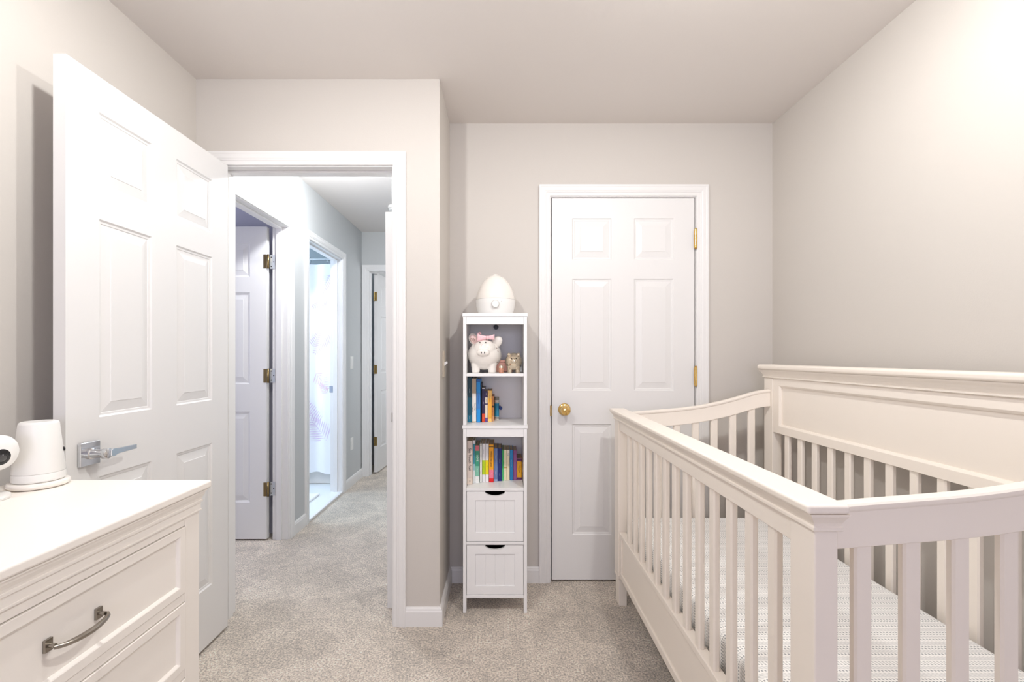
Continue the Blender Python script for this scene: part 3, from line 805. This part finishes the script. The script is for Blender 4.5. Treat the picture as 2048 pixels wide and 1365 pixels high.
for (dz, a0) in ((0.028, 0.62), (0.014, 0.60), (-0.030, 0.58), (-0.043, 0.62)):
    b = bmesh.new()
    rr = 0.0815 * math.sqrt(max(0, 1 - (dz / 0.072) ** 2))
    ax, ay = rr * math.cos(-a0), rr * 1.04 * math.sin(-a0)
    tube(b, [(pc.x + ax, pc.y + ay, pc.z + dz - 0.007), (pc.x + ax + 0.0015, pc.y + ay + 0.003, pc.z + dz), (pc.x + ax - 0.001, pc.y + ay - 0.003, pc.z + dz + 0.006)], 0.0015, 6)
    mk('painted_sprig', b, M['brownink'], pg, smooth=True)

gp = thing('piggy_bank', 'small shiny gold glass piggy bank at the right of the shelf', 'piggy bank', (0.060, 2.27, ZS1))
gc = Vector((0.0545, 2.275, ZS1 + 0.054))
b = bmesh.new()
ball(b, gc, (0.0415, 0.047, 0.044), 36)
ball(b, gc + Vector((0.001, -0.043, 0.004)), (0.0165, 0.012, 0.013), 24)
for sx in (-1, 1):
    for sy in (-1, 1):
        lathe(b, [(0.013, 0.032), (0.011, 0.012), (0.0098, 0.0)], (gc.x + sx * 0.0195, gc.y + sy * 0.022, ZS1), 18)
gb_ = mk('body', b, M['goldglass'], gp)
r = gb_.modifiers.new('remesh', 'REMESH'); r.mode = 'VOXEL'; r.voxel_size = 0.0016; r.use_smooth_shade = True
s = gb_.modifiers.new('smooth', 'SMOOTH'); s.factor = 0.6; s.iterations = 5
for sx in (-1, 1):
    b = bmesh.new(); ball(b, (gc.x + sx * 0.022, gc.y - 0.026, gc.z + 0.034), (0.0085, 0.006, 0.0095), 18, Matrix.Rotation(sx * 0.5, 3, 'Y')); mk('ear', b, M['goldglass'], gp, smooth=True)
    b = bmesh.new(); ball(b, (gc.x + sx * 0.012, gc.y - 0.0425, gc.z + 0.0165), 0.0028, 10); mk('eye', b, M['black'], gp, smooth=True)
    b = bmesh.new(); ball(b, (gc.x + sx * 0.0045 + 0.001, gc.y - 0.0545, gc.z + 0.004), (0.0014, 0.002, 0.003), 10); mk('nostril', b, M['black'], gp, smooth=True)

jb = thing('jar', 'tiny copper jar between the two piggy banks', 'jar', (-0.0065, 2.215, ZS1))
b = bmesh.new(); lathe(b, [(0.009, 0), (0.0115, 0.002), (0.0115, 0.020), (0.009, 0.0245)], (-0.0065, 2.215, ZS1), 24); auto(mk('jar_body', b, M['rose'], jb))
b = bmesh.new(); lathe(b, [(0.0085, 0.0247), (0.0105, 0.025), (0.0105, 0.034), (0.005, 0.036), (0.004, 0.040), (0.001, 0.0415)], (-0.0065, 2.215, ZS1), 24); auto(mk('jar_lid', b, M['goldglass'], jb))
kb_ = thing('keepsake_box', 'dusky pink keepsake box standing behind the piggy banks', 'box', (-0.005, 2.40, ZS1))
mk('box_body', box(-0.058, 0.052, 2.378, 2.425, ZS1, ZS1 + 0.050), M['rose'], kb_, bevel=0.0015)
mk('box_lid', box(-0.060, 0.054, 2.376, 2.427, ZS1 + 0.0502, ZS1 + 0.062), M['rose'], kb_, bevel=0.0015)

# ---------------------------------------------------------------- books
def book(px0, px1, ytop, yspine, zfloor, label, spine, bands=(), title=None, tcol='1c1c1c', tsize=0.007, tz=0.5, depth=0.15, lean=0.0, page='paper', soft=False, title2=None, group=None):
    s = F / yspine
    x0, x1 = (px0 - PX0) / s + 0.0003, (px1 - PX0) / s - 0.0003
    zt = CZ - (ytop - PY0) / s
    d = min(depth, BY1 - 0.014 - yspine)
    w = x1 - x0
    bk = thing('book', label, 'book', ((x0 + x1) / 2, yspine, zfloor + 0.0004), 0, group)
    h = zt - zfloor
    cv = 0.0016 if w > 0.007 else 0.0011
    # cover: spine and two boards
    lx0, lx1 = -w / 2, w / 2
    cm = cmat(spine)
    mk('cover', boxes((lx0, lx1, 0, cv, 0, h), (lx0, lx0 + cv, cv, d, 0, h), (lx1 - cv, lx1, cv, d, 0, h)), cm, bk, local=True, bevel=0.0004, seg=1)
    mk('pages', box(lx0 + cv + 0.0001, lx1 - cv - 0.0001, cv + 0.0001, d - 0.003, 0.002, h - 0.002), M[page], bk, local=True)
    for i, (z0, z1, colr) in enumerate(bands):
        mk('spine_band', box(lx0 + 0.0001, lx1 - 0.0001, -0.0006, -0.0001, h * z0, h * z1), cmat(colr), bk, local=True)
    for tt, tp, tc_, ts, tx in ([(title, tz, tcol, tsize, 0)] if isinstance(title, str) else (title or [])):
        me = stroke_mesh(int(tt[1:]), ts) if tt[0] == '~' else text_mesh(tt, ts)
        me.materials.append(cmat(tc_))
        o = bpy.data.objects.new('title', me); COL.objects.link(o); o.parent = bk
        # reads from top to bottom on the spine
        o.rotation_euler = (PI / 2, PI / 2, 0)
        o.location = (tx * w, -0.0011, h * tp)
    return bk
Z2, Z3 = 0.8777, 0.5832
g2, g3 = 'books on the upper book shelf', 'books on the lower book shelf'
B = lambda *a, **k: book(*a, group=g2, **k)
B(935.2, 943.4, 755.5, 2.276, Z2, 'tall dark teal book, first on the upper shelf', '14566a', [(0, 0.16, '0f6f8a'), (0.55, 1.0, '143c48')], [('~6', 0.70, 'd7e6ea', 0.0048, 0), ('~5', 0.10, 'e8f2f4', 0.004, 0)])
B(944.0, 952.2, 757.6, 2.272, Z2, 'beige topped white book that reads You and Me Together', 'efe9e0', [(0.66, 1.0, 'b9a488'), (0, 0.03, 'd8c4a6')], [('You & Me', 0.36, '3a3a3a', 0.0062, 0.22), ('Together', 0.30, '3a3a3a', 0.0058, -0.26)])
B(952.6, 960.8, 758.8, 2.274, Z2, 'bright blue book beside the beige topped one', '1f8fd6', [(0.30, 0.68, '3a7fc4'), (0.93, 1.0, '0f5fa8')], [('~10', 0.52, '0f4f94', 0.0055, 0)])
B(961.0, 963.6, 767.0, 2.30, Z2, 'thin black book after the bright blue one', '1b1b2e')
B(963.9, 969.6, 776.2, 2.282, Z2, 'dark purple book with a red foot', '2a1f45', [(0, 0.25, 'dd4a22'), (0.97, 1.0, 'f3f0ee')], [('~5', 0.55, 'e9e2f2', 0.0035, 0), ('~4', 0.12, 'f7d9b0', 0.003, 0)])
B(969.9, 975.3, 782.8, 2.288, Z2, 'cream book with purple lettering blocks', 'eadfce', [(0.80, 1.0, '3b2a5c'), (0.0, 0.14, '6a4d96'), (0.56, 0.60, '3b2a5c')], [('~5', 0.90, 'f2ead8', 0.0035, 0), ('~6', 0.68, '4a3a6a', 0.0035, 0)])
B(975.6, 983.6, 781.8, 2.29, Z2, 'golden yellow book with dark title', 'efac3c', [(0.75, 0.99, 'f0c06a'), (0.0, 0.1, 'f4c778')], [('~10', 0.74, '5a3410', 0.0052, 0)])
B(983.9, 988.4, 793.0, 2.315, Z2, 'short tan book next to the teal bottle', 'c88a4e', [(0, 0.2, 'd8a878'), (0.55, 0.62, '3a2c20')], [('~4', 0.40, '5a3a1c', 0.003, 0)])
# teal bottle with navy bow tag
bo = thing('bottle', 'slim teal bottle with grey cap and navy tag on the upper book shelf', 'bottle', (-0.029, 2.36, Z2))
b = bmesh.new(); lathe(b, [(0.0105, 0.0004), (0.0118, 0.002), (0.0118, 0.094), (0.0100, 0.099), (0.0100, 0.101)], (-0.029, 2.36, Z2), 28); auto(mk('bottle_body', b, cmat('e9e2d2'), bo))
b = bmesh.new(); lathe(b, [(0.0121, 0.018), (0.0121, 0.086)], (-0.029, 2.36, Z2), 28); mk('label_wrap', b, cmat('2c87a8'), bo, smooth=False)
for z in (0.007, 0.013, 0.0905):
    b = bmesh.new(); lathe(b, [(0.0122, z), (0.0122, z + 0.002)], (-0.029, 2.36, Z2), 28); mk('stripe', b, cmat('33424a'), bo)
b = bmesh.new(); lathe(b, [(0.0112, 0.1012), (0.0118, 0.1025), (0.0118, 0.116), (0.0105, 0.118)], (-0.029, 2.36, Z2), 28); auto(mk('bottle_cap', b, cmat('8a8a80'), bo))
b = bmesh.new()
ball(b, (-0.0095, 2.345, Z2 + 0.062), (0.0085, 0.003, 0.0095), 20); ball(b, (-0.013, 2.345, Z2 + 0.070), (0.0045, 0.003, 0.0055), 16)
mk('tag', b, cmat('12306e'), bo, smooth=True, label='navy hanging tag')
B = lambda *a, **k: book(*a, group=g3, **k)
B(934.2, 945.0, 882.8, 2.241, Z3, 'tall beige book that reads See Touch Feel', 'e5d6ca', [(0, 0.145, 'ecdccc'), (0.145, 0.15, 'b79f88')], [('See Touch Feel', 0.58, '1e1a1a', 0.0128, 0), ('O', 0.08, '5a4a3c', 0.006, 0)])
B(945.8, 950.2, 881.6, 2.262, Z3, 'thin teal and white book after the beige one', 'dfe6e6', [(0.45, 0.92, '3e8ca0'), (0.92, 1.0, 'f0eef0'), (0.3, 0.45, '9cc6cc')])
B(950.5, 958.7, 891.8, 2.266, Z3, 'green book with coral top and bold white letters', '3f9a7c', [(0.86, 1.0, 'd8707a'), (0, 0.18, 'eef0ee'), (0.18, 0.45, '7fc0a8')], [('I LOVE', 0.68, 'f4f4f0', 0.0095, 0), ('~4', 0.34, 'f4f4f0', 0.006, 0), ('~2', 0.10, '2a2a2a', 0.004, 0)])
B(959.5, 963.9, 888.0, 2.278, Z3, 'thin white book with black title beside the green book', 'f2efec', [(0.94, 1.0, 'd9d4cc')], [('~6', 0.55, '1c1c1c', 0.0034, 0), ('~5', 0.25, 'c98a4a', 0.003, 0)])
B(964.3, 970.7, 888.2, 2.279, Z3, 'white book with lime middle, first of the pair', 'f0eef0', [(0.20, 0.57, 'b9d41c')], [('~9', 0.80, '7d7d84', 0.0034, 0), ('o', 0.40, '5f8a12', 0.006, 0)])
B(971.0, 977.5, 888.2, 2.279, Z3, 'white book with yellow middle beside the orange book', 'f0eef0', [(0.20, 0.57, 'eede10')], [('~8', 0.80, '7d7d84', 0.0034, 0), ('o', 0.42, '3a3a18', 0.004, 0)])
B(978.0, 987.2, 890.0, 2.280, Z3, "orange book with pink and red foot that reads Where's the Llama", 'f3a81c', [(0, 0.105, 'e01f24'), (0.105, 0.33, 'ef7d94'), (0.93, 0.95, '5a3a18')], [("Where's the Llama?", 0.62, '4a2a10', 0.0072, 0), ('~3', 0.215, 'f7d0d8', 0.004, 0)])
B(987.8, 995.2, 897.6, 2.297, Z3, 'steel blue board book beside the navy one', '6d86b8', [(0, 0.06, '9fb3d6')], [('~9', 0.72, 'dfe6f2', 0.0036, 0), ('~5', 0.25, 'f2f2fa', 0.0045, 0)])
B(995.6, 1003.4, 897.6, 2.300, Z3, 'dark navy board book', '14286e', [], [('~8', 0.62, 'cfd8f0', 0.0036, 0), ('~5', 0.2, 'cfd8f0', 0.0034, 0)])
B(1003.8, 1007.4, 900.4, 2.310, Z3, 'thin green board book after the navy one', '3fae62', [(0.0, 0.4, '57bf77')])
B(1007.7, 1013.6, 900.4, 2.313, Z3, 'cream board book with a tan diagonal', 'ece2bf', [(0.40, 0.44, 'c9a96a')], [('o', 0.33, '4a3a2a', 0.004, 0)])
B(1013.9, 1019.3, 900.4, 2.315, Z3, 'cream number book that reads 1-2', 'efe2bd', [(0.8, 1.0, 'f2ecd8')], [('1-2', 0.86, '1c1c1c', 0.008, 0), ('~5', 0.5, '8a6a3a', 0.0036, 0)])
B(1019.6, 1026.0, 900.4, 2.318, Z3, 'cyan blue board book near the right end', '1c84bf', [], [('~15', 0.55, 'bfe3f5', 0.0036, 0)])
B(1026.4, 1033.4, 901.4, 2.322, Z3, 'plum purple board book', '93568c', [(0.86, 1.0, '8a4e80')], [('~6', 0.55, 'f0dcec', 0.004, 0)])
B(1033.9, 1043.4, 917.5, 2.325, Z3, 'short yellow and purple book that reads Little Puppy', 'f0ae1e', [(0, 0.11, '7d4a78'), (0.86, 1.0, '7d4a78'), (0.05, 0.07, 'e9c9de'), (0.92, 0.94, 'e9c9de')], [('Little Puppy', 0.50, '3a2414', 0.0058, 0.16), ('~7', 0.50, '3a2414', 0.003, -0.22)])
B(1043.7, 1046.1, 926.0, 2.350, Z3, 'tiny yellow book squeezed at the right end', 'e2a21c', [(0, 0.4, '4a2a30')], depth=0.07)

# ------------------------------------------------------------------ dresser
DX0, DX1, DY0, DY1, DZ = -1.300, -0.788, -0.15, 1.262, 0.868
DM = M['dresser']
ds = thing('dresser', 'cream wide dresser with nickel handles in front of the open door', 'dresser', (-1.05, 0.55, 0))
mk('top', box(DX0, DX1, DY0, DY1, DZ - 0.021, DZ), DM, ds, bevel=0.006, seg=4)
FX = -0.806                       # face of the carcass
mb = bmesh.new()
steps = [(0.8465, 0.013), (0.843, 0.013), (0.8425, 0.0105), (0.836, 0.009), (0.828, 0.0055), (0.822, 0.004), (0.8215, 0.006), (0.816, 0.006), (0.8155, 0.0025), (0.7975, 0.0025), (0.797, 0.0045), (0.7935, 0.0045)]
loft(mb, [[(DX0 + 0.01, DY0 + 0.02 - o, z), (FX + o, DY0 + 0.02 - o, z), (FX + o, DY1 - 0.026 + o, z), (DX0 + 0.01, DY1 - 0.026 + o, z)] for z, o in steps])
mk('crown_moulding', mb, DM, ds)
ye = DY1 - 0.026                  # far end of the carcass
PWD = 0.054
b = boxes((DX0 + 0.012, FX - 0.022, DY0 + 0.022, ye - 0.002, 0.09, 0.793))
mk('carcass', b, DM, ds)
for y0, y1 in ((DY0 + 0.02, DY0 + 0.02 + PWD), (ye - PWD, ye)):
    mk('corner_post', box(FX - 0.0215, FX, y0, y1, 0.0, 0.7932), DM, ds, bevel=0.0015)
    mk('foot', box(DX0 + 0.012, DX0 + 0.06, y0, y1, 0.0, 0.0898), DM, ds, bevel=0.0015)
ry0, ry1 = DY0 + 0.02 + PWD + 0.0003, ye - PWD - 0.0003
zr = [(0.7725, 0.7932), (0.580, 0.602), (0.387, 0.409), (0.175, 0.216), (0.09, 0.11)]
for z0, z1 in ((0.7725, 0.7932), (0.580, 0.602), (0.387, 0.409), (0.12, 0.216)):
    mk('rail', box(FX - 0.0215, FX - 0.0005, ry0, ry1, z0, z1), DM, ds, bevel=0.0012, seg=1)
for z0, z1 in ((0.602, 0.7725), (0.409, 0.580), (0.216, 0.387)):
    a0, a1, c0, c1 = ry0 + 0.0015, ry1 - 0.0015, z0 + 0.0012, z1 - 0.0022
    b = bmesh.new()
    i_ = 0.024
    R = lambda o, x: [(x, a0 + o, c0 + o), (x, a1 - o, c0 + o), (x, a1 - o, c1 - o), (x, a0 + o, c1 - o)]
    loft(b, [R(0, FX - 0.0212), R(0, FX + 0.001), R(0.001, FX + 0.002), R(0.019, FX + 0.002), R(0.021, FX + 0.0005), R(i_, FX - 0.004), R(i_ + 0.0006, FX - 0.0062)])
    dw = mk('drawer', b, DM, ds)
    zc_ = (z0 + z1) / 2 + 0.001
    for yh in (0.285, 0.880):
        hb = bmesh.new()
        for sy in (-1, 1):
            bx(hb, FX - 0.0061, FX - 0.001, yh + sy * 0.052 - 0.007, yh + sy * 0.052 + 0.007, zc_ - 0.011, zc_ + 0.011)
            tube(hb, [(FX - 0.002, yh + sy * 0.052, zc_), (FX + 0.010, yh + sy * 0.052, zc_ - 0.001)], 0.0042, 10)
        path = []
        for k in range(17):
            t = -1 + 2 * k / 16
            path.append((FX + 0.011 + 0.017 * (1 - t * t) ** 0.6, yh + 0.056 * t, zc_ - 0.002 - 0.003 * (1 - t * t)))
        rad = [0.0035 + 0.0022 * (1 - (-1 + 2 * k / 16) ** 2) for k in range(17)]
        tube(hb, path, rad, 12)
        mk('handle', hb, M['nickel'], dw, smooth=False).data
        auto(bpy.data.objects[-1] if False else dw.children[-1], 45)

# white tapered cup-shaped sound machine on its saucer
cx, cy = -1.196, 1.200
DT = DZ + 0.0004
nl = thing('night_light', 'white tapered night light on a round saucer on the dresser', 'night light', (cx, cy, DT))
b = bmesh.new(); lathe(b, [(0.050, 0), (0.057, 0.0015), (0.0612, 0.006), (0.0618, 0.0095), (0.0605, 0.0135), (0.058, 0.0155), (0.050, 0.0157)], (cx, cy, DT), 64); auto(mk('saucer', b, M['ceramic'], nl), 50)
b = bmesh.new(); lathe(b, [(0.0475, 0.0160), (0.051, 0.0178), (0.0520, 0.022), (0.0515, 0.0375)], (cx, cy, DT), 64); auto(mk('base', b, M['plastic'], nl), 60)
b = bmesh.new(); lathe(b, [(0.0512, 0.0380), (0.0515, 0.0386), (0.0392, 0.160), (0.0378, 0.1645), (0.0345, 0.1665), (0.0335, 0.1655), (0.0318, 0.1652), (0.0310, 0.1665), (0.004, 0.1668)], (cx, cy, DT), 64); auto(mk('shade', b, M['plastic'], nl), 50)
b = bmesh.new(); ball(b, (cx + 0.0375, cy + 0.0275, DT + 0.090), (0.0035, 0.004, 0.006), 14); mk('power_button', b, M['black'], nl, smooth=True)
# baby monitor camera at the edge of the frame
mx_, my_ = -1.207, 1.078
bmn = thing('baby_monitor', 'white camera with a black oval lens face on the dresser', 'baby monitor', (mx_, my_, DT))
b = bmesh.new(); lathe(b, [(0.044, 0), (0.0475, 0.0005), (0.0475, 0.0025), (0.0462, 0.003), (0.0475, 0.0035), (0.0465, 0.008), (0.041, 0.0105), (0.02, 0.0112)], (mx_, my_, DT), 48); auto(mk('base', b, M['plastic'], bmn), 50)
hc = Vector((-1.176, 1.085, 0.977))
nrm = Vector((0.80, -0.50, -0.33)).normalized()
zq = nrm.to_track_quat('Z', 'Y').to_matrix()
b = bmesh.new()
tube(b, [(mx_ - 0.006, my_ - 0.01, DT + 0.0112), (mx_ - 0.004, my_ - 0.008, DT + 0.045), tuple(hc - nrm * 0.012 + Vector((-0.012, 0.0, -0.028)))], [0.008, 0.0085, 0.013], 16)
mk('neck', b, M['plastic'], bmn, smooth=True)
b = bmesh.new(); ball(b, hc, (0.034, 0.044, 0.026), 40, zq); mk('head', b, M['plastic'], bmn, smooth=True)
b = bmesh.new(); ball(b, hc + nrm * 0.010, (0.0225, 0.029, 0.0185), 36, zq); lf = mk('lens_face', b, M['black'], bmn, smooth=True, label='glossy black oval lens face')
b = bmesh.new(); ball(b, hc + nrm * 0.0275, (0.009, 0.009, 0.0025), 24, zq); mk('lens', b, mat('lens_glass', (0.02, 0.02, 0.022), 0.05, coat=1), lf, smooth=True)

# ------------------------------------------------------------------ lamps
def shade_and_bulb(t, x, y, power, col, rad, z, lightname='bulb_light'):
    b = bmesh.new(); lathe(b, [(0.02, -0.0303), (0.05, -0.034), (0.075, -0.050), (0.085, -0.097), (0.080, -0.098), (0.060, -0.06), (0.004, -0.048)], (x, y, ZC), 40)
    sh = auto(mk('lamp_shade', b, M['plastic'], t))
    b = bmesh.new(); ball(b, (x, y, ZC - 0.066), 0.016, 20); mk('bulb', b, M['opal'], sh, smooth=True)
    d = bpy.data.lights.new(lightname, 'POINT'); d.energy = power; d.color = col; d.shadow_soft_size = rad
    o = bpy.data.objects.new(lightname, d); COL.objects.link(o); o.parent = t
    o.location = Vector((x, y, z)) - t.location
WARM = (1.0, 0.99, 0.97)
LA, LB = (0.62, 1.02), (-0.54, 0.92)
t = thing('ceiling_light', 'white two headed track light on the bedroom ceiling', 'ceiling light', ((LA[0] + LB[0]) / 2, (LA[1] + LB[1]) / 2, ZC))
b = bmesh.new()
dv = (Vector(LA) - Vector(LB)).normalized(); nv = Vector((-dv.y, dv.x)) * 0.018
p0, p1 = Vector(LB) - dv * 0.06, Vector(LA) + dv * 0.06
prism(b, [tuple(p0 + nv), tuple(p0 - nv), tuple(p1 - nv), tuple(p1 + nv)], ZC - 0.03, ZC - 0.0003, 'XY')
mk('track', b, M['plastic'], t, bevel=0.002)
shade_and_bulb(t, *LA, 36.0, WARM, 0.035, 2.335)
shade_and_bulb(t, *LB, 30.0, WARM, 0.035, 2.335)
t = thing('ceiling_light', 'white ceiling light in the hall', 'ceiling light', (-1.05, 2.75, ZC))
b = bmesh.new(); lathe(b, [(0.06, -0.0003), (0.06, -0.03), (0.01, -0.0302)], (-1.05, 2.75, ZC), 32); auto(mk('canopy', b, M['plastic'], t))
shade_and_bulb(t, -1.05, 2.75, 36.0, (0.93, 0.96, 1.0), 0.05, 2.32)

def area(name, loc, rot, sx, sy, power, col):
    d = bpy.data.lights.new(name, 'AREA'); d.shape = 'RECTANGLE'; d.size = sx; d.size_y = sy; d.energy = power; d.color = col
    o = bpy.data.objects.new(name, d); COL.objects.link(o); o.location = loc; o.rotation_euler = rot
    return o
# daylight through the bedroom window behind the viewer, the bathroom window and the side room window
area('window_daylight', (0.10, -2.50, 1.43), (PI / 2, 0, 0), 1.65, 1.32, 31.0, (0.76, 0.77, 1.0))
area('bathroom_daylight', (-3.0, 3.70, 1.60), (0, -PI / 2, 0), 0.9, 0.8, 25.0, (0.66, 0.86, 1.0))
area('far_room_fill', (0.2, 5.6, 1.5), (0, PI / 2, 0), 1.0, 1.0, 14.0, (0.92, 0.95, 1.0))  # unseen fill added to lighten the far room and its door
area('side_room_daylight', (-3.5, 2.45, 1.5), (0, -PI / 2, 0), 1.2, 0.9, 14.0, (0.80, 0.84, 1.0))

w = bpy.data.worlds.new('daylight'); scn.world = w; w.use_nodes = True
bg = w.node_tree.nodes['Background']
bg.inputs[0].default_value = (0.75, 0.82, 1.0, 1); bg.inputs[1].default_value = 0.1

# ------------------------------------------------------------------ camera
cd = bpy.data.cameras.new('camera'); cd.sensor_width = 36; cd.lens = F / 2048 * 36
cd.shift_x = (1024 - PX0) / 2048; cd.shift_y = (PY0 - 682.5) / 2048
cd.clip_start = 0.02
co = bpy.data.objects.new('camera', cd); COL.objects.link(co)
co.location = (0, 0, CZ); co.rotation_euler = (PI / 2, 0, 0)
scn.camera = co

scn.view_settings.view_transform = 'Standard'
scn.view_settings.look = 'None'
scn.view_settings.gamma = 1
scn.view_settings.exposure = 0.33
scn.cycles.max_bounces = 10
scn.cycles.diffuse_bounces = 7
scn.cycles.glossy_bounces = 4
scn.cycles.sample_clamp_indirect = 4
scn.cycles.caustics_reflective = False
scn.cycles.caustics_refractive = False
